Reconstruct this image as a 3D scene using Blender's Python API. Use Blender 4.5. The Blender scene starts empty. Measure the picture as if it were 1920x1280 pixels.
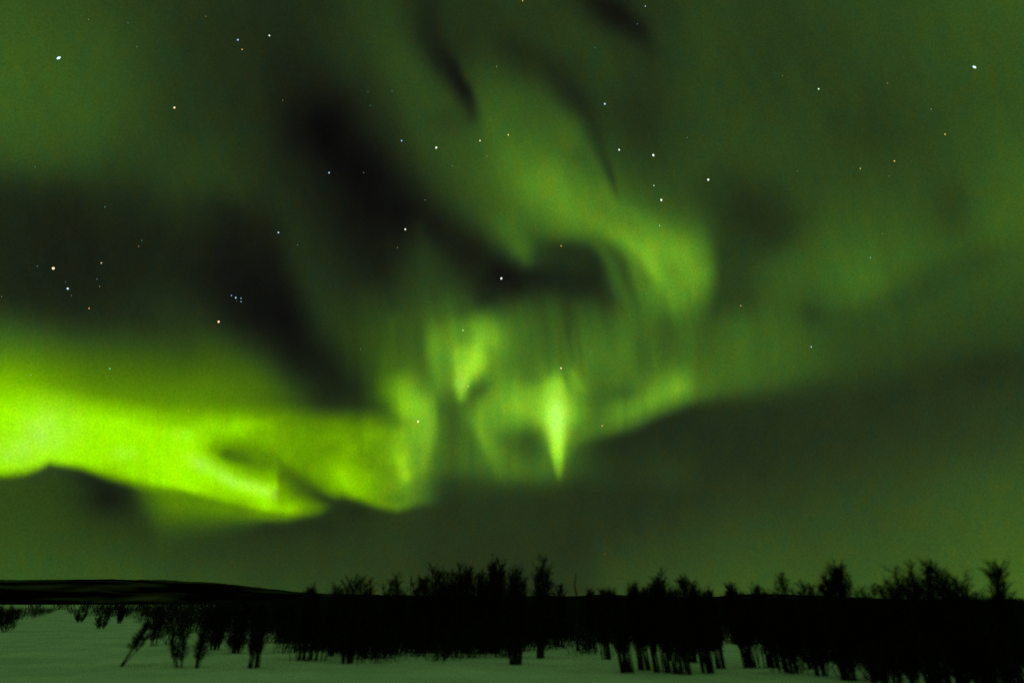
import bpy, math, random
import numpy as np
from mathutils import Vector, Matrix

# ------------------------------------------------------------------ scene, camera, light, exposure
sc = bpy.context.scene
col = sc.collection
PITCH = math.radians(21.0); FPX = 1280.0; CAM_H = 1.7
cam_d = bpy.data.cameras.new('camera'); cam = bpy.data.objects.new('camera', cam_d); col.objects.link(cam)
cam_d.lens = 24.0; cam_d.sensor_width = 36.0; cam_d.clip_start = 0.1; cam_d.clip_end = 90000
cam.location = (0, 0, CAM_H); cam.rotation_euler = (math.pi/2+PITCH, 0, 0)
cam_d.dof.use_dof = True; cam_d.dof.focus_distance = 29000; cam_d.dof.aperture_fstop = 0.29   # fast lens focused on the stars
sc.camera = cam
sc.view_settings.view_transform = 'Standard'; sc.view_settings.look = 'None'
sc.view_settings.exposure = 0; sc.view_settings.gamma = 1; sc.view_settings.use_curve_mapping = False
world = bpy.data.worlds.new('World'); sc.world = world; world.use_nodes = True
world.node_tree.nodes['Background'].inputs[0].default_value = (0.012, 0.02, 0.01, 1)
world.node_tree.nodes['Background'].inputs[1].default_value = 0.2
# night: the only light is the sky dome with its aurora (no sun, no lamp in the photograph)
AMBIENT = (0.064, 0.150, 0.042)            # radiance of the part of the sky outside the chart (overhead and behind)

def unit(az, el):
    return np.stack([np.sin(az)*np.cos(el), np.cos(az)*np.cos(el), np.sin(el)], -1)
def chart(d):
    """direction (x right, y ahead, z up) -> star chart u, v and the depth along the chart axis"""
    c, s = math.cos(PITCH), math.sin(PITCH)
    f = d[..., 1]*c+d[..., 2]*s; up = -d[..., 1]*s+d[..., 2]*c
    ff = np.maximum(f, .12)
    return 960+FPX*d[..., 0]/ff, 640-FPX*up/ff, f
def ray(u, v):
    c, s = math.cos(PITCH), math.sin(PITCH)
    x, up = (u-960)/FPX, (640-v)/FPX
    return Vector((x, c-up*s, s+up*c))
def on_ground(u, v):
    r = ray(u, v); t = CAM_H/-r.z
    return Vector((r.x*t, r.y*t, 0))

# ---- SKY CHART: brightness of the night sky over a flat (gnomonic) star chart, 1920 x 1280 units ----
GX = np.arange(-360, 2281, 120.0); GY = np.arange(-200, 1301, 100.0)
ROWS = {
 0:   [60,55,46,34,33,40,56,44,48,52,42,52,48,52,57,62,66],
 100: [68,64,52,34,32,38,60,46,46,54,44,52,46,48,54,60,64],
 200: [68,66,54,36,30,26,54,58,72,46,44,52,50,48,50,56,62],
 300: [60,58,44,42,44,28,38,64,92,78,48,56,56,52,48,58,68],
 400: [22,24,24,27,28,26,24,52,92,100,80,50,48,62,62,60,78],
 500: [16,18,19,24,18,40,38,46,42,52,70,60,52,76,84,62,62],
 600: [26,24,30,32,18,46,58,74,68,72,80,58,74,52,56,54,50],
 700: [78,66,58,48,36,36,74,92,98,92,84,90,84,58,48,48,46],
 800: [70,62,60,60,60,60,76,74,84,80,52,38,38,42,46,48,54],
 900: [56,46,34,42,50,50,54,52,54,46,38,38,42,44,50,54,58],
 1000:[60,54,46,42,38,38,40,40,42,42,42,44,46,48,54,60,66],
 1100:[70,70,66,62,56,52,52,52,54,56,58,60,62,62,64,70,76]}
def _grid():
    A = np.zeros((len(GY), len(GX)))
    for j, y in enumerate(GY):
        r = ROWS[int(min(max(y, 0), 1100))]
        for i, x in enumerate(GX):
            A[j, i] = r[int(min(max(round(x/120), 0), 16))]+(6 if y >= 900 else 0)+(6 if x > 1250 else 0)
    return A
def _cubic(A, u, v):
    fx = (u-GX[0])/120.0; fy = (v-GY[0])/100.0
    fx = np.clip(fx, 1, len(GX)-2.001); fy = np.clip(fy, 1, len(GY)-2.001)
    ix = np.floor(fx).astype(int); iy = np.floor(fy).astype(int); tx = fx-ix; ty = fy-iy
    def w(t):                                  # uniform B-spline: smooth everywhere
        return ((1-t)**3/6, (3*t**3-6*t**2+4)/6, (-3*t**3+3*t**2+3*t+1)/6, t**3/6)
    wx, wy = w(tx), w(ty); out = 0
    for a in range(4):
        for b in range(4):
            out = out + wy[a]*wx[b]*A[np.clip(iy-1+a, 0, len(GY)-1), np.clip(ix-1+b, 0, len(GX)-1)]
    return out
def sm(t):
    t = np.clip(t, 0, 1); return t*t*(3-2*t)
def edge(d, s):                                # 0 outside (d<-s) .. 1 inside (d>s)
    return sm((d/s+1)/2)
def vnoise(u, v, seed):                        # smooth value noise
    rs = np.random.RandomState(seed); T = rs.rand(64, 64)
    iu = np.floor(u).astype(int); iv = np.floor(v).astype(int); a = sm(u-iu); b = sm(v-iv)
    g = lambda p, q: T[p % 64, q % 64]
    return (g(iu, iv)*(1-a)+g(iu+1, iv)*a)*(1-b)+(g(iu, iv+1)*(1-a)+g(iu+1, iv+1)*a)*b
def blob(u, v, x, y, sx, sy, ang=0):
    a = np.radians(ang); dx, dy = u-x, v-y
    p = dx*np.cos(a)+dy*np.sin(a); q = -dx*np.sin(a)+dy*np.cos(a)
    return np.exp(-(p/sx)**2-(q/sy)**2)
def stroke(u, v, pts):
    """pts: (x, y, width on the left side, width on the right side, strength, level); returns mask, level"""
    best = np.zeros(u.shape); num = np.zeros(u.shape); den = np.full(u.shape, 1e-12)
    for (x0, y0, l0, r0, s0, g0), (x1, y1, l1, r1, s1, g1) in zip(pts[:-1], pts[1:]):
        dx, dy = x1-x0, y1-y0; L = np.hypot(dx, dy)
        t = ((u-x0)*dx+(v-y0)*dy)/L/L; tc = np.clip(t, 0, 1)
        side = ((u-x0)*dy-(v-y0)*dx)/L                    # >0: left of the walking direction (v points down)
        d = np.hypot(u-x0-tc*dx, v-y0-tc*dy)
        k = sm(.5+.5*side/(d+2.0)); w = (l0+(l1-l0)*tc)*k+(r0+(r1-r0)*tc)*(1-k)
        m = np.exp(-(d/w)**2)*(s0+(s1-s0)*tc)
        best = np.maximum(best, m); p = m**5+1e-13
        num += p*(g0+(g1-g0)*tc); den += p
    return np.clip(best, 0, 1), num/den
_A = _grid()
def field(u, v):
    """display-referred green level 0..1 (before the film curve) plus the yellowness of the glow"""
    # gentle domain warp so that nothing is perfectly smooth
    wu = u + 14*(vnoise(u/90, v/130, 3)-.5) + 5*(vnoise(u/30, v/70, 4)-.5)
    wv = v + 14*(vnoise(u/110, v/90, 5)-.5)
    G = _cubic(_A, wu, wv)
    def P(mask, level):
        nonlocal G
        G = G*(1-mask)+level*mask
    def S(*pts):
        m, l = stroke(wu, wv, pts); P(m, l)
    def B(x, y, sx, sy, ang, s, g): P(s*blob(wu, wv, x, y, sx, sy, ang), g)
    # --- dark lanes of the upper left and centre ---
    S((550,130,60,60,.3,24),(600,235,75,65,.95,9),(660,310,80,58,.97,10),(725,385,75,50,.95,13),(800,430,52,45,.85,18),(880,480,40,40,.7,20))
    S((690,400,60,60,.7,14),(700,500,50,50,.6,18),(740,560,40,40,.2,34))
    S((425,420,50,60,.7,14),(445,500,75,95,.9,9),(510,580,75,100,.95,9),(560,650,60,80,.85,14),(620,720,50,60,.7,22),(690,745,40,50,.5,30))
    B(60,385,170,55,8,.6,17); B(150,460,190,75,10,.55,15); B(130,590,90,40,15,.4,22)
    S((540,400,40,40,.3,52),(580,500,36,36,.5,54),(620,600,40,40,.55,58),(680,640,40,40,.5,66))
    S((250,540,40,40,.2,38),(360,610,50,50,.5,48),(450,700,55,55,.5,62),(560,760,40,40,.4,66))
    B(160,180,110,120,0,.3,72); B(330,320,60,70,-40,.35,54); B(420,340,70,40,30,.4,54)
    # --- upper centre: rays pointing down to the right ---
    S((700,20,50,50,.3,58),(760,120,45,40,.6,64),(800,210,50,40,.6,66),(840,290,50,50,.5,66))
    S((796,-20,30,36,.6,30),(815,60,24,34,.8,26),(850,125,16,24,.95,19),(872,175,12,20,1,17),(884,215,14,20,.75,24),(893,245,16,18,.2,50))
    B(860,70,34,50,-20,.6,40); B(835,225,30,24,0,.45,46)
    S((900,60,40,40,.4,42),(960,95,34,40,.7,36),(1040,140,32,40,.8,32),(1085,190,26,34,.8,32),(1110,240,20,34,.7,38),(1130,290,14,22,.75,40),(1148,335,9,13,.95,38),(1160,372,7,9,.8,46),(1172,400,7,7,.1,80))
    S((1110,-20,36,40,.8,24),(1160,20,30,40,1,18),(1195,60,26,30,.9,22),(1222,100,20,20,.6,34),(1240,150,20,30,.2,44))
    B(1140,130,24,70,-35,.35,62); B(1195,200,40,60,-20,.4,38); B(1230,250,60,60,0,.3,42)
    # --- the great arc from the upper centre to the right of centre ---
    S((905,150,50,40,.3,74),(940,230,60,60,.7,84),(975,300,70,60,.85,102),(1010,350,78,50,.92,126),(1080,395,62,50,.95,132),
      (1150,430,50,45,.95,134),(1220,465,55,50,1,148),(1280,485,62,56,1,152),(1300,520,45,60,1,148),(1255,545,50,45,.9,138))
    S((1010,190,40,60,.4,76),(1060,240,30,50,.6,88),(1100,310,22,50,.7,92),(1140,380,20,40,.8,106),(1200,430,26,40,.7,118))
    S((1080,290,30,20,.5,62),(1120,330,22,20,.3,70))
    S((1130,425,16,14,.3,140),(1175,455,20,15,.75,164),(1215,488,20,15,.9,178),(1242,525,19,14,.9,174),(1258,562,16,12,.5,148))
    S((1262,500,12,14,.35,128),(1280,545,12,14,.3,118))
    S((1255,545,45,30,.8,132),(1225,585,30,26,.7,96),(1232,620,26,26,.4,84))
    P(edge(wu-(1343-((wv-500)/70)**2*6), 17)*edge(wv-425, 50)*edge(590-wv, 30)*edge(1430-wu, 60)*.9, 52)
    B(1410,395,80,60,35,.7,36); B(1460,430,44,40,0,.4,36); B(1345,345,30,40,0,.3,44)
    # the dark eye beneath the arc
    S((895,480,24,40,.5,26),(930,512,34,46,.95,18),(970,535,36,40,.95,22),(1040,525,56,40,.95,32),(1110,520,62,46,.95,34),(1140,550,40,40,.7,40))
    B(1070,470,70,22,8,.75,38)
    B(905,560,28,34,30,.6,30)
    S((950,425,30,26,.7,98),(972,462,24,22,.95,92),(986,490,16,14,.75,76),(992,508,10,10,.3,56))
    S((1120,450,12,12,.5,90),(1150,490,14,14,.8,82),(1175,550,16,16,.7,86),(1195,610,14,14,.4,80))
    S((1150,470,10,8,.2,70),(1172,497,12,9,.8,58),(1185,535,12,10,.7,64),(1200,580,10,10,.3,74))
    S((1190,490,16,14,.5,120),(1206,540,16,14,.6,118),(1222,590,16,14,.4,98))
    B(1245,640,30,50,0,.5,58)
    S((785,430,16,18,.3,54),(800,520,24,24,.5,60),(790,610,30,30,.4,72))
    P(.55*edge(wu-800, 50)*edge(1290-wu, 60)*edge(wv-(600+26*(vnoise(wu/38, wu*0+2, 71)-.5)*2), 75)*edge(900-wv, 40), 106)
    # --- soft curtains of the middle ---
    B(790,500,34,60,20,.4,54); B(770,590,30,60,10,.4,62); B(690,560,30,50,0,.3,52)
    S((1005,560,20,30,.2,50),(1030,610,24,24,.6,74),(1020,680,30,30,.6,84))
    S((1062,570,14,14,.4,46),(1066,625,12,12,.75,56),(1075,665,12,12,.4,66))
    S((1090,580,18,18,.3,66),(1100,640,22,26,.6,88),(1130,680,28,34,.6,98),(1170,700,30,30,.4,90))
    B(1160,640,22,50,-15,.35,84); B(1205,650,20,50,-12,.4,66); B(1215,610,14,60,-10,.4,92)
    B(975,650,36,40,0,.5,92); B(940,640,20,50,20,.3,76)
    S((735,600,14,14,.4,80),(728,680,22,22,.5,86),(735,730,34,34,.6,110))
    # --- column to the left of the centre, straight on its right side ---
    S((738,690,36,30,.3,110),(750,730,42,36,.9,158),(768,770,48,30,1,190),(772,815,56,28,1,184),(760,855,46,28,1,176),(754,888,22,16,.95,166),(760,915,14,14,.2,80))
    P(edge(wu-(807+6*np.sin((wv-700)/60)-np.maximum(740-wv,0)*.25), 10)*edge(860-wu, 14)*edge(wv-690, 30)*edge(890-wv, 40)*.75, 76)
    B(1135,665,50,44,-20,.5,116)
    # --- first hanging flame ---
    P(.85*edge(wu-(800+.05*wv-30), 16)*edge(935-wu, 26)*edge(wv-606, 24)*edge(740-wv, 30), 128)
    S((815,605,46,34,.4,106),(826,650,40,28,.95,138),(832,700,30,22,.8,130),(838,740,20,16,.3,92))
    S((906,600,30,24,.2,130),(902,642,40,20,.9,204),(888,670,34,20,1,228),(875,692,25,18,1,246),(866,718,16,15,1,246),(865,742,12,11,.9,200),(868,765,9,9,.2,110))
    S((860,630,20,20,.3,120),(862,665,24,16,.8,214),(866,710,13,12,.8,226))
    B(900,625,46,30,-15,.6,146)
    B(906,734,24,28,0,1,56)
    S((920,660,12,20,.4,120),(938,720,10,24,.7,136),(930,785,16,26,.6,136))
    # --- bright cloud between the flames ---
    B(975,762,62,44,-8,.95,190); B(935,790,30,24,30,.5,150); B(960,738,30,24,0,.5,140); B(1010,765,44,38,0,.9,190); B(950,790,30,22,20,.6,150)
    B(1012,705,16,34,-8,.55,124); B(985,700,16,30,0,.4,104); B(1000,715,60,12,0,.2,90)
    # --- the tall spike ---
    S((1036,665,7,7,.1,110),(1041,705,9,9,.55,132),(1046,740,14,14,.7,156))
    B(1062,765,36,46,0,.9,190); B(1085,745,22,30,-15,.5,124)
    S((1062,690,7,7,.2,120),(1078,705,9,9,.8,142),(1090,730,9,10,.8,140),(1100,760,9,10,.2,110))
    S((1062,712,6,6,.7,84),(1072,738,6,6,.5,100))
    S((1040,745,30,26,.8,216),(1043,785,29,27,1,252),(1045,815,24,21,1,252),(1046,845,17,15,1,244),(1048,872,11,10,1,214),(1051,893,8,7,.75,140),(1056,912,6,6,.1,60))
    S((1040,735,22,20,.7,225),(1044,775,25,24,1,258),(1046,820,18,16,1,258),(1047,855,12,10,.95,246),(1050,885,7,6,.7,190))
    # --- the V shaped fold beneath ---
    S((872,765,16,16,.5,110),(899,796,32,16,.95,140),(916,838,36,14,.95,138),(934,875,40,14,.85,116),(955,900,24,12,.3,70))
    B(985,832,30,30,0,.9,72); B(950,828,22,20,0,.5,84); B(1000,880,70,22,0,.6,100); B(1025,850,10,36,0,.4,100)
    B(845,800,22,60,-10,.5,70); B(850,900,60,26,0,.5,48)
    P(edge(wv-908, 44)*edge(wu-790, 60)*edge(1120-wu, 40)*.75, 44)
    # --- ridge running up to the right, dark land of cloud below it ---
    lo = np.interp(wu, [1060,1090,1130,1180,1230,1290,1360,1450,1560,1700,1920,2200],[880,828,815,795,770,752,742,738,712,702,660,640])
    P(edge(wv-lo-6, 16+np.clip(wu-1300,0,200)*.12)*edge(wu-1100, 70)*edge(lo+150-wv, 130)*np.clip(1-(wu-1300)/900,.35,1), 40)
    S((1090,815,14,14,.4,100),(1135,792,26,16,.8,112),(1185,766,32,16,.9,136),(1225,744,34,18,.92,150),(1270,726,36,24,.95,166),(1330,715,34,28,.35,104))
    B(1165,733,34,16,-15,.6,70); B(1120,750,30,20,-30,.5,88); B(1390,700,80,40,-10,.4,90); B(1350,650,50,40,0,.4,86)
    # --- right side veils ---
    B(1530,500,90,50,-10,.3,86); B(1615,530,56,40,20,.6,104); B(1550,510,90,44,-8,.3,84); B(1580,560,60,22,-20,.35,84); B(1520,590,30,26,20,.5,44)
    B(1440,640,60,60,0,.35,84); B(1470,400,50,50,0,.3,46); B(1775,390,40,50,0,.4,46); B(1640,250,90,60,20,.3,44)
    B(1900,400,60,110,0,.4,84); B(1800,500,120,34,-12,.5,56); B(1700,560,80,30,-20,.4,46); B(1840,690,140,40,-10,.5,38)
    # ================= the great band low on the left =================
    top = np.interp(wu, [-200,0,60,120,200,300,400,430,470,520,600,700,760],[735,748,750,758,772,785,790,795,790,790,792,795,800])
    bot = np.interp(wu, [-200,0,50,75,93,110,150,200,270,340,400,450,500,540,600,640,700,740,780],
                        [878,880,880,874,864,868,874,889,907,919,935,951,965,970,962,930,948,952,940])
    # glow above the band
    up = np.clip((top-wv)/95, -1, 2); gl = np.exp(-np.clip(up,0,2)**1.5*.85)*edge(bot-wv, 16)*edge(500-wu, 120)
    P(gl*.95, 148+40*edge(70-wu, 110))
    B(10,725,80,36,8,.5,180); B(60,748,140,26,8,.45,205); B(485,745,50,30,20,.5,98)
    B(400,745,34,26,20,.35,104)
    # body
    body = edge(wv-top+6, 34)*edge(bot-wv+2, 15)
    P(body*edge(470-wu, 60), 246)
    P(body*edge(wu-400, 50)*edge(560-wu, 50)*.9, 162)
    P(body*edge(wu-480, 40)*edge(790-wu, 50)*.9, 152)
    B(445,803,48,18,0,.9,234); B(500,815,50,20,5,.5,176)
    # pale lower tongue ending in a straight edge
    tg = stroke(wu, wv, [(330,850,40,40,.6,250),(400,885,26,30,.9,252),(450,908,22,30,1,254),(495,922,22,34,1,255),(519,930,24,34,1,252)])
    P(tg[0]*edge(524-wu, 5)*edge(bot-wv, 14), tg[1])
    S((408,838,16,14,.7,116),(425,848,23,15,.95,92),(470,862,24,15,.92,106),(508,868,22,18,.85,118))
    # beyond the straight edge
    wedge = stroke(wu, wv, [(528,866,8,12,.5,96),(541,890,18,26,.88,88),(568,915,22,26,.92,74),(612,940,14,16,.95,52),(660,962,18,18,.9,42)])
    P(wedge[0]*edge(wu-523,5), wedge[1])
    S((500,950,18,14,.9,246),(545,956,14,12,.95,210),(580,958,10,9,.7,140),(606,957,8,7,.4,90))
    S((525,925,4,12,.6,150),(533,945,6,14,.7,170))
    S((600,898,14,12,.3,150),(640,900,36,22,1,212),(672,916,32,18,.95,190),(705,935,24,12,.8,140),(745,935,16,10,.4,90))
    B(640,830,90,36,0,.5,168); B(705,850,30,40,0,.4,130); B(600,845,50,20,0,.35,128); B(610,800,60,16,0,.3,118)
    B(765,760,22,34,-12,.7,196); S((738,825,18,18,.6,186),(745,860,18,16,.95,204),(756,890,14,12,.95,196),(762,905,10,8,.3,150))
    # fringe hanging below the band
    fr = edge(wv-bot+4, 12)*np.exp(-np.clip((wv-bot)/np.interp(wu,[240,300,400,500],[34,66,46,14]),0,3)**2.2)*edge(wu-262, 70)*edge(540-wu, 40)
    P(fr, 122); S((322,915,6,6,.5,140),(324,945,6,6,.2,112))
    B(205,925,52,36,0,.8,24); B(170,900,40,14,10,.5,30); B(660,965,60,16,5,.4,36); B(560,990,120,20,0,.4,36)
    G = G + (.17*edge(G-52, 26)+.06)*G*np.clip(1-G/225, 0, 1)
    # fine vertical rays in the bright parts
    ray = vnoise(u/9, v/150, 8)*.6+vnoise(u/4, v/90, 9)*.4-.5
    su = u-np.interp(v, [-300, 0, 300, 450, 620, 760, 1300], [-135, 0, 130, 185, 225, 235, 240])-12*(vnoise(u/120, v/120, 51)-.5)
    fold = (vnoise(su/21, v/190, 52)-.5)*1.0+(vnoise(su/9, v/110, 53)-.5)*.75+(vnoise(su/48, v/260, 54)-.5)*.9
    act = edge(u-640, 120)*edge(1420-u, 120)*edge(915-v, 40)*edge(v-560, 50)
    G = G*(1+.05*np.clip((G-90)/160, 0, 1)*ray)*(1+fold*(.035*edge(700-v, 120)*edge(G-20, 12)+.10*act*edge(lo+10-v, 30)*(1-.6*np.clip((G-150)/80, 0, 1))))
    mott = (vnoise(u/30, v/24, 61)-.5)+(vnoise(u/13, v/12, 62)-.5)*.6
    G = G*(1+.11*mott*edge(v-770, 20)*edge(790-u, 40)*np.clip((G-100)/40, 0, 1)*np.clip(1-(G-225)/20, .25, 1)) + (vnoise(u/34, v/60, 11)-.5)*3.4 + (vnoise(u/13, v/24, 12)-.5)*1.8
    yel = edge(wv-(650-wu*.1), 60)*edge(735-wu, 75)*edge(1000-wv, 60)
    pale = .8*blob(u,v,85,815,62,48,-25)+.55*blob(u,v,20,850,40,24,0)+.45*blob(u,v,235,850,26,14,0)+.5*blob(u,v,372,868,32,14,30)+.75*stroke(u,v,[(380,870,16,14,.6,0),(440,905,14,12,1,0),(515,925,14,12,1,0)])[0]*edge(521-u,4)+.25*blob(u,v,345,815,30,14,0)
    pale = pale*(.7+.6*vnoise(u/16, v/22, 14))+.65*blob(u,v,1044,785,17,42,0)+.3*blob(u,v,866,715,10,20,0)
    return np.clip(G, 4, 262), yel, pale
LV  = np.array([0, 12, 20, 40, 70, 100, 150, 200, 255, 275.])
R_N = np.array([0, 12, 18, 30, 46, 63, 98, 138, 176, 186.]); B_N = np.array([0, 11, 15, 22, 28, 30, 34, 40, 52, 60.])
R_Y = np.array([0, 12, 17, 29, 46, 65, 99, 131, 164, 178.]); B_Y = np.array([0, 11, 14, 21, 22, 14, 4, 0, 0, 0.])
def lo_edge(u): return np.interp(u, [600, 1060, 1180, 1290, 1560, 1920], [960, 930, 830, 780, 740, 690])
def colour(u, v):
    G, yel, pale = field(u, v)
    t = (vnoise(u/15, v/24, 21)-.5)*1.0+(vnoise(u/60, v/110, 22)-.5)*.35+(vnoise(u/6, v/9, 23)-.5)*.9           # patches leaning to brown or to teal
    r = np.interp(G, LV, R_N)*(1-yel)+np.interp(G, LV, R_Y)*yel; b = np.interp(G, LV, B_N)*(1-yel)+np.interp(G, LV, B_Y)*yel
    gry = edge(v-lo_edge(u), 110)*edge(u-500, 450); r = r*(1+.05*gry); b = b*(1+.08*gry)
    t = t*(1-.55*yel); r = r*(1+.11*t); b = b*(1-.15*t)+np.clip(pale,0,1)*70; r = r+np.clip(pale,0,1)*14
    c = np.stack([r, G, b], -1)/255
    return np.where(c <= .04045, c/12.92, ((np.clip(c,0,None)+.055)/1.055)**2.4)
# ---- end of the sky chart ----

# ------------------------------------------------------------------ helpers
def tag(o, label=None, cat=None, group=None, kind=None):
    for k, x in (('label', label), ('category', cat), ('group', group), ('kind', kind)):
        if x: o[k] = x
    return o
def mesh_obj(name, V, F, mat, parent=None, smooth=False):
    """V (n,3) and F (m,k) numpy arrays -> one linked mesh object"""
    me = bpy.data.meshes.new(name); V = np.asarray(V, dtype=np.float32); F = np.asarray(F, dtype=np.int32)
    me.vertices.add(len(V)); me.vertices.foreach_set('co', V.ravel())
    me.loops.add(F.size); me.loops.foreach_set('vertex_index', F.ravel())
    me.polygons.add(len(F)); me.polygons.foreach_set('loop_start', np.arange(0, F.size, F.shape[1], dtype=np.int32))
    me.update(calc_edges=True); me.validate()
    if smooth: me.polygons.foreach_set('use_smooth', np.ones(len(me.polygons), dtype=bool))
    me.materials.append(mat)
    o = bpy.data.objects.new(name, me); col.objects.link(o)
    if parent: o.parent = parent
    return o
def nodes(name):
    m = bpy.data.materials.new(name); m.use_nodes = True
    nt = m.node_tree; nt.nodes.clear(); out = nt.nodes.new('ShaderNodeOutputMaterial')
    return m, nt, out
def set_attr(o, C):
    a = o.data.color_attributes.new('glow', 'FLOAT_COLOR', 'POINT')
    a.data.foreach_set('color', np.concatenate([C, np.ones((len(C), 1))], 1).astype(np.float32).ravel())

# ------------------------------------------------------------------ the sky dome and the aurora before it
def sky_material(name, additive):
    m, nt, out = nodes(name)
    at = nt.nodes.new('ShaderNodeAttribute'); at.attribute_name = 'glow'
    tc = nt.nodes.new('ShaderNodeTexCoord')
    mp = nt.nodes.new('ShaderNodeVectorMath'); mp.operation = 'NORMALIZE'
    nt.links.new(tc.outputs['Object'], mp.inputs[0])
    nz = nt.nodes.new('ShaderNodeTexNoise'); nz.inputs['Scale'].default_value = 420; nz.inputs['Detail'].default_value = 2; nz.inputs['Roughness'].default_value = .85
    nt.links.new(mp.outputs[0], nz.inputs['Vector'])
    mr = nt.nodes.new('ShaderNodeMapRange'); mr.inputs['From Min'].default_value = .3; mr.inputs['From Max'].default_value = .7
    mr.inputs['To Min'].default_value = .84; mr.inputs['To Max'].default_value = 1.16
    nt.links.new(nz.outputs[0], mr.inputs['Value'])
    em = nt.nodes.new('ShaderNodeEmission')
    nt.links.new(at.outputs['Color'], em.inputs['Color']); nt.links.new(mr.outputs[0], em.inputs['Strength'])
    if additive:
        tr = nt.nodes.new('ShaderNodeBsdfTransparent'); ad = nt.nodes.new('ShaderNodeAddShader')
        nt.links.new(em.outputs[0], ad.inputs[0]); nt.links.new(tr.outputs[0], ad.inputs[1]); nt.links.new(ad.outputs[0], out.inputs['Surface'])
    else:
        nt.links.new(em.outputs[0], out.inputs['Surface'])
    m.cycles.emission_sampling = 'NONE'
    return m
az = np.radians(np.concatenate([np.arange(-180, -56, 4), np.arange(-56, 56, .2), np.arange(56, 181, 4)]))
el = np.radians(np.concatenate([np.arange(-6, -1.01, 1), np.arange(-1, 54, .2), np.arange(54, 90.1, 3)]))
AZ, EL = np.meshgrid(az, el); D = unit(AZ, EL); NA, NE = len(az), len(el)
U, Vv, F_ = chart(D)
inside = np.clip((F_-.42)/.16, 0, 1); inside = inside*inside*(3-2*inside)
Uc, Vc = np.clip(U, -320, 2240), np.clip(Vv, -160, 1240)
RGB = colour(Uc, Vc); Gd = field(Uc, Vc)[0]
RGB = RGB*inside[..., None]+np.array(AMBIENT)*(1-inside[..., None])
far_l = sm((-Uc-60)/260)[..., None]; RGB = RGB*(1-.6*far_l)+np.array(AMBIENT)*.6*far_l
wA = sm((Gd-78)/46)*inside
m_band = edge(Vc-615, 30)*edge(808-Uc, 22)*edge(1010-Vc, 20)
m_flames = edge(Vc-585, 26)*edge(Uc-808, 22)*edge(1400-Uc, 60)*edge(930-Vc, 20)*(1-edge(Uc-1190, 20)*edge(640-Vc, 20))
m_arc = edge(Uc-740, 60)*edge(1400-Uc, 40)*(edge(585-Vc, 26)+edge(Uc-1190, 20)*edge(640-Vc, 20)*edge(Vc-585, 26)).clip(0, 1)
def grid_faces(nr, nc):
    i = np.arange(nr*nc).reshape(nr, nc)
    return np.stack([i[:-1, :-1], i[:-1, 1:], i[1:, 1:], i[1:, :-1]], -1).reshape(-1, 4)
FA = grid_faces(NE, NA)
sky_rgb = RGB.copy()
AUR = []
for msk, R, lab in ((m_band, 15000, 'broad yellow-green aurora band lying low over the hill at the left'),
                    (m_flames, 14000, 'green aurora folds with a bright hanging spike above the bare trees'),
                    (m_arc, 16000, 'wide green aurora arc curling down around a dark hollow high in the sky')):
    w = np.where(wA*msk > .02, wA*msk, 0)[..., None]
    AUR.append((RGB*w, w[..., 0], R, lab)); sky_rgb = sky_rgb-RGB*w
sky = mesh_obj('sky', (D*30000).reshape(-1, 3), FA[:, ::-1], sky_material('night_sky', False), smooth=True)
set_attr(sky, np.clip(sky_rgb, 0, None).reshape(-1, 3)); tag(sky, 'dark green night sky lit by aurora', kind='structure')
aur_m = sky_material('aurora_glow', True)
for C, w, R, lab in AUR:
    wf = w.ravel(); keep = (wf[FA] > 0).any(1); fa = FA[keep]
    used, inv = np.unique(fa, return_inverse=True)
    o = mesh_obj('aurora', (D*R).reshape(-1, 3)[used], inv.reshape(-1, 4)[:, ::-1], aur_m, smooth=True)
    set_attr(o, C.reshape(-1, 3)[used]); tag(o, lab, 'aurora', 'aurora bands in the night sky')

# ------------------------------------------------------------------ stars
def star_mat(name, c, s):
    m, nt, out = nodes(name); em = nt.nodes.new('ShaderNodeEmission')
    em.inputs[0].default_value = (*c, 1); em.inputs[1].default_value = s; nt.links.new(em.outputs[0], out.inputs['Surface'])
    m.cycles.emission_sampling = 'NONE'; return m
HUE = {'white': (1, 1, .93), 'blue-white': (.58, .84, 1), 'blue': (.38, .62, 1), 'teal': (.2, .8, .6), 'cream': (1, .80, .50), 'orange': (1, .5, .16),
       'yellow': (.95, .75, .15), 'tan': (.85, .62, .4), 'green-white': (.7, 1, .62), 'red': (1, .12, .05), 'violet': (.55, .5, .8), 'warm': (1, .70, .42)}
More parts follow.
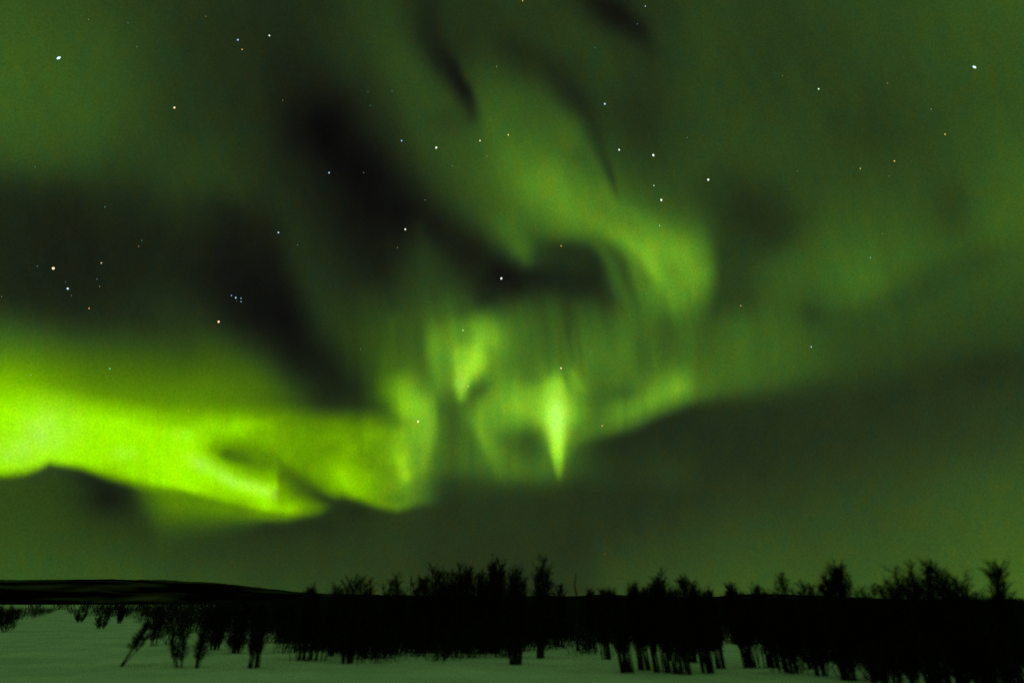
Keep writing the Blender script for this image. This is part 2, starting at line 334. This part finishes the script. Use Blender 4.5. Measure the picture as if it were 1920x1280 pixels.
# u, v, radius on the chart, colour, own label (the rest are described from their bright neighbours)
STARS = [
 (110,109,4.3,'blue-white','largest blue-white star, high at the far left of the sky'),
 (1827,126,3.9,'blue-white','bright blue-white star high at the far right of the sky'),
 (446,75,2.2,'blue','small blue star of the close blue and orange pair at upper left'),
 (454,93,1.7,'orange','small orange star just under the small blue star at upper left'),
 (505,67,2.1,'white','small white star right of the close blue and orange pair at upper left'),
 (327,202,2.6,'warm','lone warm white star between the largest star and the long dark lane'),
 (617,324,2.0,'blue','blue star inside the darkest patch left of the great arc'),
 (66,313,1.3,'teal',None),(197,388,1.4,'teal',None),(386,31,1.1,'yellow',None),(166,37,1.2,'yellow',None),(240,43,1.0,'tan',None),(257,88,1.0,'green-white',None),(530,188,1.1,'yellow',None),
 (1210,12,1.6,'blue','blue star at the very top edge beside the dark streak'),
 (1195,45,1.2,'teal','faint star inside the dark streak at the top edge'),
 (1134,195,2.3,'blue-white','blue-white star alone above the four white stars right of the arc'),
 (1161,281,2.4,'white','leftmost white star of the four beside the arc'),
 (1225,291,2.9,'white','brightest white star of the four beside the arc'),
 (1226,348,1.7,'green-white','small greenish star between the two right white stars beside the arc'),
 (1240,375,2.7,'white','lowest white star of the four beside the arc, just above its bright bend'),
 (1237,423,1.5,'teal','teal star touching the top of the bright bend of the arc'),
 (1116,90,1.0,'teal',None),(931,125,1.3,'green-white','small pale star between the two dark streaks at the top'),
 (753,264,1.9,'blue','small blue star left of the row of white stars on the arc'),
 (818,277,2.6,'white','bright white star where the arc begins, left of a small cream star'),
 (900,264,2.0,'cream','small cream star on the upper arc between white and yellow stars'),
 (953,253,1.9,'yellow','small yellow star on the upper arc, right of the cream star'),
 (913,293,1.2,'yellow',None),(848,311,1.1,'tan',None),(682,324,1.2,'tan',None),(797,375,1.2,'tan',None),
 (980,2,1.5,'yellow','yellow star cut by the top edge of the sky'),
 (735,171,1.0,'teal',None),(690,172,1.0,'tan',None),(694,198,1.1,'teal',None),
 (1535,167,2.1,'green-white','pale greenish star alone in the upper right sky'),
 (1664,156,1.4,'tan',None),(1746,205,1.4,'green-white',None),(1467,142,1.0,'yellow',None),
 (1772,252,1.8,'yellow','dull yellow star at the right below the far right blue-white star'),
 (1677,302,1.9,'orange','small orange star at the right, lower than the dull yellow one'),
 (1613,316,1.5,'yellow',None),(1667,330,1.0,'tan',None),
 (1328,337,2.7,'white','white star standing alone to the right of the four beside the arc'),
 (1289,258,1.2,'teal',None),(1495,321,.9,'teal',None),
 (100,503,3.5,'cream','bright cream star at the head of the small cluster at far left'),
 (190,493,1.8,'cream','small cream star at the upper right of the cluster at far left'),
 (127,541,2.6,'blue-white','blue-white star in the middle of the cluster at far left'),
 (167,578,1.8,'orange','small orange star at the foot of the cluster at far left'),
 (70,499,1.3,'teal',None),(123,529,1.0,'violet',None),(182,523,1.3,'violet',None),(187,537,1.4,'tan',None),(134,554,1.1,'tan',None),
 (266,451,1.2,'teal',None),(260,462,1.4,'tan',None),(3,556,1.1,'tan',None),
 (522,436,2.0,'blue-white','blue-white star above the dark patch, up and right of the tiny tight cluster'),
 (558,459,1.2,'teal',None),
 (410,603,2.9,'warm','bright warm star just below the tiny tight blue cluster'),
 (206,691,1.8,'teal','teal star above the yellow-green band at the left'),
 (58,703,1.3,'teal',None),(353,770,1.3,'yellow','faint yellow star on the upper edge of the yellow-green band'),
 (434,554,1.5,'blue','leftmost star of the tiny tight blue cluster'),
 (442,558,1.9,'blue-white','brightest star of the tiny tight blue cluster'),
 (452,559,1.5,'blue','right star in the upper line of the tiny tight blue cluster'),
 (443.5,564,1.0,'teal','dim lower star of the tiny tight blue cluster'),
 (452,565.5,1.5,'blue','lowest right star of the tiny tight blue cluster'),
 (760,430,2.4,'white','white star left of the dark hollow, below the long dark lane'),
 (745,464,1.3,'tan',None),
 (940,522,2.7,'white','white star inside the dark hollow under the arc'),
 (1052,461,1.6,'yellow','small yellow star on the inner rim of the arc above the dark hollow'),
 (868,619,1.8,'cream','small cream star just above the first hanging green flame'),
 (676,654,1.2,'teal',None),
 (1052,690,2.3,'warm','warm white star right above the tall bright spike'),
 (878,724,1.7,'orange','orange star touching the tip of the first hanging green flame'),
 (784,790,2.6,'cream','cream star in the green column right of the yellow-green band'),
 (1129,798,1.8,'orange','orange star on the green ridge right of the tall bright spike'),
 (1107,659,1.0,'teal',None),(1389,573,1.6,'orange','orange star alone to the lower right of the bright bend of the arc'),
 (1521,650,1.7,'blue-white','small pale star low in the right part of the sky'),
 (1632,483,1.5,'teal',None),(1655,438,1.1,'yellow',None),(1377,610,1.1,'teal',None),(1383,629,1.0,'teal',None),
 (1134,1038,1.2,'red','tiny red point of light low above the trees'),
]
def ball(n1=6, n2=5):
    V = [(0, 0, 1)]
    for j in range(1, n2):
        t = math.pi*j/n2
        for i in range(n1):
            a = 2*math.pi*i/n1; V.append((math.sin(t)*math.cos(a), math.sin(t)*math.sin(a), math.cos(t)))
    V.append((0, 0, -1)); F = []
    for i in range(n1):
        F.append((0, 1+i, 1+(i+1) % n1)); b = 1+(n2-2)*n1
        F.append((len(V)-1, b+(i+1) % n1, b+i))
        for j in range(n2-2):
            a = 1+j*n1; F.append((a+i, a+n1+i, a+n1+(i+1) % n1)); F.append((a+i, a+n1+(i+1) % n1, a+(i+1) % n1))
    return np.array(V), np.array(F)
BV, BF = ball(); mats = {}
big = [s for s in STARS if s[4]]
def pos_word(dx, dy):
    h = 'right' if dx > 0 else 'left'; v = 'below' if dy > 0 else 'above'
    if abs(dx) > 2.2*abs(dy): return 'to the '+h+' of'
    if abs(dy) > 2.2*abs(dx): return v
    return v+' and '+h+' of'
seen = set()
rs = random.Random(4)
for u, v, r, c, lab in STARS:
    if lab is None:
        for b in sorted(big, key=lambda b: math.hypot(b[0]-u, b[1]-v)):
            near = math.hypot(b[0]-u, b[1]-v) < 70
            core = b[4].split(',')[0].split(' just ')[0].split(' of the tiny')[0]
            lab = f'faint {c} star {"close " if near else ""}{pos_word(u-b[0], v-b[1])} the {core}'
            if lab not in seen and len(lab.split()) <= 16: break
    seen.add(lab)
    s = 1.7 if r > 2.4 else 1.35 if r > 1.85 else 1.0 if r > 1.45 else .42
    if c == 'red': s = .5
    if (c, s) not in mats: mats[c, s] = star_mat('starlight_'+c.replace('-', '_'), tuple(x*(1 if s < 2 else .9)+(.1 if s > 2 else 0) for x in HUE[c]), s)
    d = ray(u, v).normalized(); R = 29500
    size = r*.70/FPX*R*d.dot(ray(960, 640).normalized())
    q = d.to_track_quat('Z', 'Y').to_matrix()
    stretch = 1.45 if r > 3.6 else 1.0+rs.random()*.15; a = .6 if u < 960 else -.6
    P_ = BV.copy()*size; P_[:, 1] *= stretch; P_[:, 0] /= stretch
    ca, sa = math.cos(a), math.sin(a); P_[:, 0], P_[:, 1] = P_[:, 0]*ca-P_[:, 1]*sa, P_[:, 0]*sa+P_[:, 1]*ca
    P_ = P_ @ np.array(q).T
    o = mesh_obj('star', P_, BF, mats[c, s], smooth=True); o.location = d*R+Vector((0, 0, CAM_H))
    tag(o, lab, 'star', 'stars in the night sky')

# ------------------------------------------------------------------ snow, hills
def bsdf(name, base, rough=.9):
    m, nt, out = nodes(name); b = nt.nodes.new('ShaderNodeBsdfPrincipled')
    b.inputs['Base Color'].default_value = (*base, 1); b.inputs['Roughness'].default_value = rough; b.inputs['Specular IOR Level'].default_value = 0
    nt.links.new(b.outputs[0], out.inputs['Surface']); return m, nt, b
def mixed(name, c1, c2, scale, lo, hi, detail=6, bump=0, bscale=1, stretch=(1, 1, 1)):
    m, nt, b = bsdf(name, c1)
    tc = nt.nodes.new('ShaderNodeTexCoord'); mp = nt.nodes.new('ShaderNodeMapping'); mp.inputs['Scale'].default_value = stretch
    nt.links.new(tc.outputs['Object'], mp.inputs[0])
    nz = nt.nodes.new('ShaderNodeTexNoise'); nz.inputs['Scale'].default_value = scale; nz.inputs['Detail'].default_value = detail
    nt.links.new(mp.outputs[0], nz.inputs['Vector'])
    cr = nt.nodes.new('ShaderNodeValToRGB'); cr.color_ramp.elements[0].position = lo; cr.color_ramp.elements[1].position = hi
    cr.color_ramp.elements[0].color = (*c1, 1); cr.color_ramp.elements[1].color = (*c2, 1)
    nt.links.new(nz.outputs[0], cr.inputs[0]); nt.links.new(cr.outputs[0], b.inputs['Base Color'])
    if bump:
        n2 = nt.nodes.new('ShaderNodeTexNoise'); n2.inputs['Scale'].default_value = bscale; n2.inputs['Detail'].default_value = 5
        nt.links.new(tc.outputs['Object'], n2.inputs['Vector'])
        bp = nt.nodes.new('ShaderNodeBump'); bp.inputs['Strength'].default_value = bump; bp.inputs['Distance'].default_value = .5
        nt.links.new(n2.outputs[0], bp.inputs['Height']); nt.links.new(bp.outputs[0], b.inputs['Normal'])
    return m
snow_m = mixed('snow', (.66, .70, .70), (.88, .89, .88), .35, .35, .65, bump=1.0, bscale=.8)
rr = np.concatenate([[0], np.geomspace(2, 60, 90), np.geomspace(64, 2300, 50), [4000, 8000, 20000, 29000]])
aa = np.radians(np.concatenate([np.arange(-180, -60, 6), np.arange(-60, 60, 1), np.arange(60, 181, 6)]))
RR, AA = np.meshgrid(rr, aa, indexing='ij'); X, Y = RR*np.sin(AA), RR*np.cos(AA)
def lay(x, y):
    f = np.exp(-np.hypot(x, y)/90)
    return (.38*(vnoise(x/7+90, y/6+90, 31)-.5)+.09*(vnoise(x/1.9+90, y/2.3+90, 32)-.5))*f*np.clip(np.hypot(x, y)/6, 0, 1)
Z = lay(X, Y)
snow = mesh_obj('ground', np.stack([X, Y, Z], -1).reshape(-1, 3), grid_faces(*RR.shape)[:, ::-1], snow_m, smooth=True)
tag(snow, 'open snow field lit dim green by the aurora', kind='structure')

hx = [-900,-400,0,100,200,300,400,480,560,620,700,900,1060,1150,1230,1330,1380,1440,1500,1600,1700,1850,1920,2400,3200]
hy = [1100,1092,1087,1085.5,1085.5,1087,1092,1100,1109,1113,1114,1116,1117,1114,1117,1119,1114,1112,1114,1119,1123,1132,1134,1130,1122]
us = np.arange(-900, 3200, 8.0); vs = np.interp(us, hx, hy)+(vnoise(us/40, us*0+3.3, 41)-.5)*1.6+(vnoise(us/11, us*0+5.3, 42)-.5)*1.1
prof = [(-.0, 1700), (.12, 1850), (.35, 2050), (.6, 2250), (.8, 2420), (.93, 2540), (1.0, 2650), (.96, 2780), (.7, 3100), (0, 3900)]
V = []
for k, (h, dd) in enumerate(prof):
    for u, v in zip(us, vs):
        r = ray(u, v); t = 1/math.hypot(r.x, r.y); top = CAM_H+r.z*t*2650
        bumpy = 0 if k in (0, 9, 6) else (vnoise(np.array([u/45+7.]), np.array([k*1.7+2.]), 43)[0]-.5)*.10
        V.append((r.x*t*dd, r.y*t*dd, top*(h+bumpy)-(1 if k in (0, 9) else 0)))
hill_m = mixed('birch_scrub_over_snow', (.003, .003, .002), (.13, .11, .08), .0050, .48, .74, detail=7, stretch=(1, 1, 2.0))
hills = mesh_obj('hills', np.array(V), grid_faces(len(prof), len(us)), hill_m, smooth=True)
tag(hills, 'low dark hill rising at the left with faint patches of snow', kind='structure')

# ------------------------------------------------------------------ bare bushes and trees
bark = mixed('dark_bark', (.018, .015, .012), (.05, .042, .034), 9, .4, .7)
twig_m = mixed('dark_twigs', (.016, .013, .010), (.034, .026, .020), 5, .4, .7)
def spikes(A, Bp, r0):
    """tapered three-sided twigs from A to B: arrays (n,3), (n,3), (n,)"""
    A, Bp, r0 = np.asarray(A), np.asarray(Bp), np.asarray(r0)
    d = Bp-A; d = d/np.maximum(np.linalg.norm(d, axis=1, keepdims=True), 1e-6)
    ref = np.where(np.abs(d[:, 2:3]) > .9, np.array([[1., 0, 0]]), np.array([[0, 0, 1.]]))
    p = np.cross(d, ref); p /= np.linalg.norm(p, axis=1, keepdims=True); q = np.cross(d, p)
    n = len(A); V = np.empty((n, 4, 3))
    for i in range(3):
        a = 2.094*i; V[:, i] = A+(p*math.cos(a)+q*math.sin(a))*r0[:, None]
    V[:, 3] = Bp; b = np.arange(n)[:, None]*4
    return V.reshape(-1, 3), np.concatenate([b+np.array([[0, 1, 3]]), b+np.array([[1, 2, 3]]), b+np.array([[2, 0, 3]])])
def tubes(paths):
    """paths: list of (points (k,3), radii (k,)) -> four-sided tapering tubes"""
    V, F = [], []; n = 0
    for P, R in paths:
        k = len(P); d = np.gradient(P, axis=0); d /= np.maximum(np.linalg.norm(d, axis=1, keepdims=True), 1e-6)
        p = np.cross(d, [[.1, 1, .05]]); p /= np.linalg.norm(p, axis=1, keepdims=True); q = np.cross(d, p)
        for i in range(4):
            a = math.pi/2*i; V.append(P+(p*math.cos(a)+q*math.sin(a))*R[:, None])
        for i in range(4):
            j = (i+1) % 4; s = np.arange(k-1)
            F.append(np.stack([n+i*k+s, n+j*k+s, n+j*k+s+1, n+i*k+s+1], -1))
        n += 4*k
    return np.concatenate(V), np.concatenate(F)
def grow(H, W, kind, rng, dens=1.0, lean=0.0, tall=.9):
    """bare shrub or small tree: returns stem paths and twig segments"""
    cfg = {'round': (9, .30, .12, 1.0), 'column': (10, .55, .10, .55), 'fan': (7, .25, .16, .8), 'pole': (1, .02, .35, .3), 'wispy': (8, .35, .22, .75), 'stems': (17, .85, .26, .42), 'forked': (4, .10, .42, .9)}
    ns, basef, start, spread = cfg[kind]
    ns = max(1, int(ns*(.7+.5*dens))) if kind not in ('pole', 'forked') else ns
    stems, A, B2, R = [], [], [], []
    for s in range(ns):
        a = rng.rand()*6.283; rb = W*.5*basef*math.sqrt(rng.rand())
        b = np.array([rb*math.cos(a), rb*math.sin(a), -.12])
        ang = a+rng.randn()*.6; rt = W*.5*(.15+.75*rng.rand())
        h = H*(1-(.34 if kind in ('round', 'wispy') else .16)*(rt/(W*.5))**2-.12*rng.rand())
        if s == 0 and kind in ('pole', 'forked', 'fan'): h, rt = H*.97, rt*.3
        h *= tall; top = np.array([rt*math.cos(ang)+lean, rt*math.sin(ang), h])
        k = 7; t = np.linspace(0, 1, k)[:, None]
        bow = np.array([math.cos(ang), math.sin(ang), 0])*W*.10*(rng.rand()-.3)
        P = b+(top-b)*t+bow*np.sin(t*math.pi)+rng.randn(k, 3)*np.array([.022, .022, .01])*H*t
        r0 = H*(.0085+.006*rng.rand())*(1.5 if kind in ('pole', 'forked') else 1)
        if kind == 'stems': r0 *= .85
        stems.append((P, r0*(1-.82*t[:, 0])))
        nb = int((50 if kind != 'pole' else 16)*(.6+.6*dens))
        tt = start+(1-start)*rng.rand(nb)**.85
        seg = np.clip((tt*(k-1)).astype(int), 0, k-2); fr = (tt*(k-1)-seg)[:, None]
        O = P[seg]*(1-fr)+P[seg+1]*fr
        L = H*(.07+.15*rng.rand(nb))*(1.15-.65*tt)*(.5 if kind == 'pole' else 1)
        th = rng.rand(nb)*6.283; upw = .55+.9*rng.rand(nb)
        dirv = np.stack([np.cos(th)*spread, np.sin(th)*spread, upw], -1)+np.array([.25*lean/max(H, .1), 0, 0]); dirv /= np.linalg.norm(dirv, axis=1, keepdims=True)
        E = O+dirv*L[:, None]
        A.append(O); B2.append(E); R.append(np.full(nb, max(H*.0042, .008)))
        m2 = 5 if kind != 'pole' else 2
        for _ in range(m2):
            f = .25+.7*rng.rand(nb); O2 = O+(E-O)*f[:, None]
            d2 = dirv+rng.randn(nb, 3)*np.array([.5, .5, .35]); d2[:, 2] = np.abs(d2[:, 2])*.8+.1; d2 /= np.linalg.norm(d2, axis=1, keepdims=True)
            E2 = O2+d2*(L*(.35+.45*rng.rand(nb)))[:, None]
            A.append(O2); B2.append(E2); R.append(np.full(nb, max(H*.0030, .006)))
    return stems, np.concatenate(A), np.concatenate(B2), np.concatenate(R)
GRP = 'bare bushes and small trees along the edge of the snow field'
# chart u and v of the foot, v of the top, width, habit, offset of the top, density, label
BUSHES = [
 (6,1186,1130,60,'round',0,1.6,'dark bush at the far left edge of the snow field'),
 (148,1165,1134,32,'round',0,1.6,'tiny far bush on the snow, leftmost of three before the black treeline'),
 (188,1180,1134,34,'round',0,1.2,'tiny far bush, middle of three before the black treeline at left'),
 (222,1168,1134,20,'column',0,1.5,'tiny narrow far bush, rightmost of three before the black treeline at left'),
 (221,1248,1156,62,'forked',38,2.6,'lone bush on a leaning dark stem, standing forward on the open snow'),
 (290,1214,1146,52,'wispy',6,1.2,'thin airy bush just behind and right of the lone leaning bush'),
 (336,1255,1148,60,'fan',-14,.75,'sparse bush with snow showing between its stems, second forward from left'),
 (370,1256,1144,52,'fan',4,.85,'upright sparse bush touching the second forward bush from the left'),
 (400,1222,1130,60,'round',0,1.9,'dense bush behind the gap between upright sparse bush and dark mass'),
 (442,1227,1124,66,'round',0,2.0,'dense rounded bush where the dark mass begins under the hill slope'),
 (476,1256,1132,30,'stems',0,.9,'narrow bush standing forward where the dark mass begins'),
 (530,1206,1116,60,'round',0,1.2,'low bush whose top just touches the foot of the hill slope'),
 (575,1243,1108,36,'stems',0,1.1,'upright clump of stems reaching down into the snow under the hill foot'),
 (618,1236,1100,40,'round',0,1.0,'rounded bush left of the first bush that rises into the sky'),
 (650,1249,1080,78,'round',0,1.8,'first bush from left that clearly rises above the dark mass into the sky'),
 (684,1240,1094,40,'wispy',0,1.0,'thin-topped bush just right of the first sky-reaching bush'),
 (732,1231,1088,60,'round',0,1.6,'low rounded top between the first sky-reaching bush and the thin pole'),
 (763,1226,1080,10,'pole',0,1.0,'thin pole-like sapling left of the broad tree pair'),
 (784,1228,1086,30,'column',0,1.0,'narrow bush between the thin pole and the broad tree pair'),
 (812,1226,1060,62,'round',0,1.9,'left tree of the broad dark pair near the middle'),
 (840,1224,1068,46,'round',0,1.7,'bush filling the dip between the broad dark pair'),
 (867,1226,1058,54,'column',0,1.9,'right tree of the broad dark pair near the middle'),
 (905,1222,1072,32,'column',0,1.8,'small upright bush between the broad pair and the tallest narrow tree'),
 (928,1225,1044,38,'column',0,2.4,'tallest narrow tree near the middle of the row'),
 (966,1252,1064,50,'column',0,1.8,'dense upright tree just right of the tallest narrow tree'),
 (1010,1240,1052,66,'fan',6,1.5,'forked fan-topped tree near the middle with open branches'),
 (1047,1212,1086,36,'wispy',0,1.0,'low thin bush between forked fan-topped tree and bare pole'),
 (1083,1222,1066,8,'pole',0,1.0,'bare thin pole-like sapling right of the forked fan-topped tree'),
 (1110,1218,1112,18,'stems',0,.6,'small thin-stemmed bush in the snowy gap, left one'),
 (1137,1237,1114,22,'stems',-4,.6,'small thin-stemmed bush in the snowy gap, right one'),
 (1178,1265,1112,34,'stems',-26,1.2,'thick leaning clump of stems right of the snowy gap'),
 (1212,1258,1104,36,'stems',-16,.9,'airy leaning stems just right of the thick leaning clump'),
 (1243,1264,1098,46,'stems',-14,1.3,'broad dense clump of stems below the small fan-topped tree'),
 (1258,1236,1066,34,'fan',-6,2.2,'small fan-topped tree, left of a pair right of the middle'),
 (1282,1267,1110,42,'stems',-12,1.3,'dense clump of stems standing lowest on the snow right of the middle'),
 (1298,1238,1078,36,'column',0,2.0,'small upright tree, right of a pair right of the middle'),
 (1330,1262,1106,40,'stems',-14,1.1,'clump of leaning stems right of the lowest standing clump'),
 (1352,1251,1106,28,'stems',-14,1.0,'narrow leaning stems left of the small snow opening'),
 (1384,1212,1100,44,'round',0,1.0,'low bush behind the small snow opening'),
 (1406,1248,1100,36,'stems',-18,1.1,'leaning clump right of the small snow opening'),
 (1440,1247,1098,50,'stems',-10,1.0,'wide leaning clump left of the narrow pale gap'),
 (1486,1262,1084,84,'round',0,1.8,'broad low rounded bush left of the tall dark column tree'),
 (1540,1266,1090,64,'round',0,1.8,'dense bush at the left foot of the tall dark column tree'),
 (1592,1275,1050,52,'column',4,3.0,'tall dark column tree standing out of the right part of the row'),
 (1640,1274,1102,52,'round',0,1.2,'low bush at the right foot of the tall dark column tree'),
 (1676,1280,1088,80,'round',0,1.8,'rounded bush between the column tree and the wide wispy tree'),
 (1716,1288,1084,56,'round',0,1.7,'bush under the left side of the wide wispy tree'),
 (1748,1292,1030,80,'wispy',-8,1.2,'wide wispy tree with thin top at the right'),
 (1796,1292,1036,90,'wispy',6,1.5,'second wispy tree with thin top, right of the wide one'),
 (1828,1298,1062,92,'round',6,2.2,'dense dark bush sloping down beside the wispy trees at right'),
 (1864,1304,1104,56,'round',6,1.2,'low dense bush before the pale gap at the far right'),
 (1916,1298,1040,40,'wispy',0,.9,'thin tree cut by the right edge of the view'),
 (1890,1312,1152,60,'wispy',0,.8,'low twiggy bush nearest the bottom right corner'),
 (1650,1300,1190,60,'wispy',0,.7,'low twiggy bush at the bottom below the rounded bush'),
 (1765,1306,1180,60,'wispy',0,.7,'low twiggy bush at the bottom below the wispy trees'),
]
for i, (u, vb, vt, W, kind, lean, dens, lab) in enumerate(BUSHES):
    rng = np.random.RandomState(100+i)
    g = on_ground(u, vb); dist = math.hypot(g.x, g.y); dep = g.y*math.cos(PITCH)-CAM_H*math.sin(PITCH)
    k = dep/FPX; rt = ray(u, vt); H = CAM_H+rt.z*g.y/rt.y
    name = {'pole': 'sapling', 'column': 'bare_tree', 'fan': 'bare_tree', 'forked': 'bare_bush'}.get(kind, 'bare_bush')
    if kind == 'wispy' and vt < 1060: name = 'bare_tree'
    rz = rng.rand()*.0
    root = bpy.data.objects.new(name, None); col.objects.link(root)
    root.location = (g.x, g.y, float(lay(np.array([g.x]), np.array([g.y]))[0])); root.rotation_euler = (0, 0, rz)
    tag(root, lab, {'bare_bush': 'bush', 'bare_tree': 'tree', 'sapling': 'sapling'}[name], GRP)
    st, A, B2, R = grow(H, W*k, kind, rng, dens if vt > 1095 or vb < 1200 else .45+.42*dens, lean*k, 0.97 if vt < 1078 or u < 560 else 1.03)
    V, F = tubes(st); mesh_obj('trunk', V, F, bark, root, smooth=True)
    V, F = spikes(A, B2, R); mesh_obj('crown', V, F, twig_m, root)

# ------------------------------------------------------------------ the thicket behind: one mass nobody could count
rng = np.random.RandomState(7)
tx = [-700,0,470,505,560,620,720,900,1030,1062,1150,1300,1440,1478,1560,1700,1900,2600]
ty = [1143,1143,1144,1186,1206,1232,1236,1230,1212,1178,1173,1167,1188,1226,1240,1246,1252,1262]
A, B2, R = [], [], []
n_b = 0
for d0, d1, sp in ((13, 18, .8), (18, 40, .85), (40, 70, 1.2), (70, 130, 1.9), (130, 260, 3.2)):
    r = d0
    while r < d1:
        for a in np.arange(-50, 50, math.degrees(sp/r)):
            aj = math.radians(a+rng.randn()*.3*math.degrees(sp/r)); rj = r+rng.rand()*sp
            x, y = rj*math.sin(aj), rj*math.cos(aj)
            uu, vv, ff = chart(np.array([x, y, -CAM_H])/math.sqrt(x*x+y*y+CAM_H**2))
            lim = np.interp(uu, tx, ty)-rng.rand()**2*26*min(1, 30/rj)
            loose = np.interp(uu, [20, 120, 240, 330, 500, 900, 1050, 1080, 1440, 1500, 1900], [30, 10, 24, 74, 54, 24, 34, 66, 60, 56, 60])
            if vv > lim and vv < lim+loose*rng.rand() and rj < 195 and rng.rand() < .8:      # loose outliers of thin stems on the snow
                n = 26; o = np.stack([x+rng.randn(n)*.3, y+rng.randn(n)*.3, np.full(n, -.05)], -1); H = (1.0+.7*rng.rand())*(1 if uu > 520 else .8)
                top = o+np.stack([rng.randn(n)*.20-(.28 if uu > 1050 else -.15), rng.randn(n)*.2, H*(.6+.4*rng.rand(n))], -1)
                A.append(o); B2.append(top); R.append(np.full(n, .014))
                f = .3+.7*rng.rand(n*3); o2 = np.repeat(o, 3, 0)+(np.repeat(top-o, 3, 0))*f[:, None]
                A.append(o2); B2.append(o2+np.stack([rng.randn(n*3)*.2, rng.randn(n*3)*.2, .1+.4*rng.rand(n*3)], -1)); R.append(np.full(n*3, .009))
                continue
            if vv > lim: continue
            if uu < 470 and rj < 195: continue
            hmax = CAM_H+rj*(.0065+.003*rng.rand()) if uu > 520 else CAM_H+rj*(.0062+.0010*rng.rand())
            H = hmax*(.68+.36*rng.rand()**1.5) if uu > 520 else hmax*(.85+.15*rng.rand())
            n = 80 if rj < 40 else 60 if rj < 70 else 46 if rj < 130 else 34
            W = sp*1.1; th = rng.rand(n)*6.283; rb = W*.45*np.sqrt(rng.rand(n))
            o = np.stack([x+rb*np.cos(th), y+rb*np.sin(th), H*.75*rng.rand(n)**2-.05], -1)
            d = np.stack([np.cos(th)*.35+rng.randn(n)*.25, rng.randn(n)*.3, .8+.4*rng.rand(n)], -1)
            L = (H-o[:, 2])*(.35+.65*rng.rand(n))/d[:, 2]
            A.append(o); B2.append(o+d*L[:, None]); R.append(np.full(n, .013 if rj < 40 else .02 if rj < 70 else .035 if rj < 130 else .07)); n_b += 1
        r += sp
A, B2, R = np.concatenate(A), np.concatenate(B2), np.concatenate(R)
V, F = spikes(A, B2, R); th = mesh_obj('thicket', V, F, twig_m)
tag(th, 'dense black birch and willow thicket closing the snow field', kind='stuff')
print('thicket bushes', n_b, 'twigs', len(A))
sc.cycles.sample_clamp_indirect = .6; sc.cycles.max_bounces = 4; sc.cycles.transparent_max_bounces = 8; sc.cycles.use_denoising = False
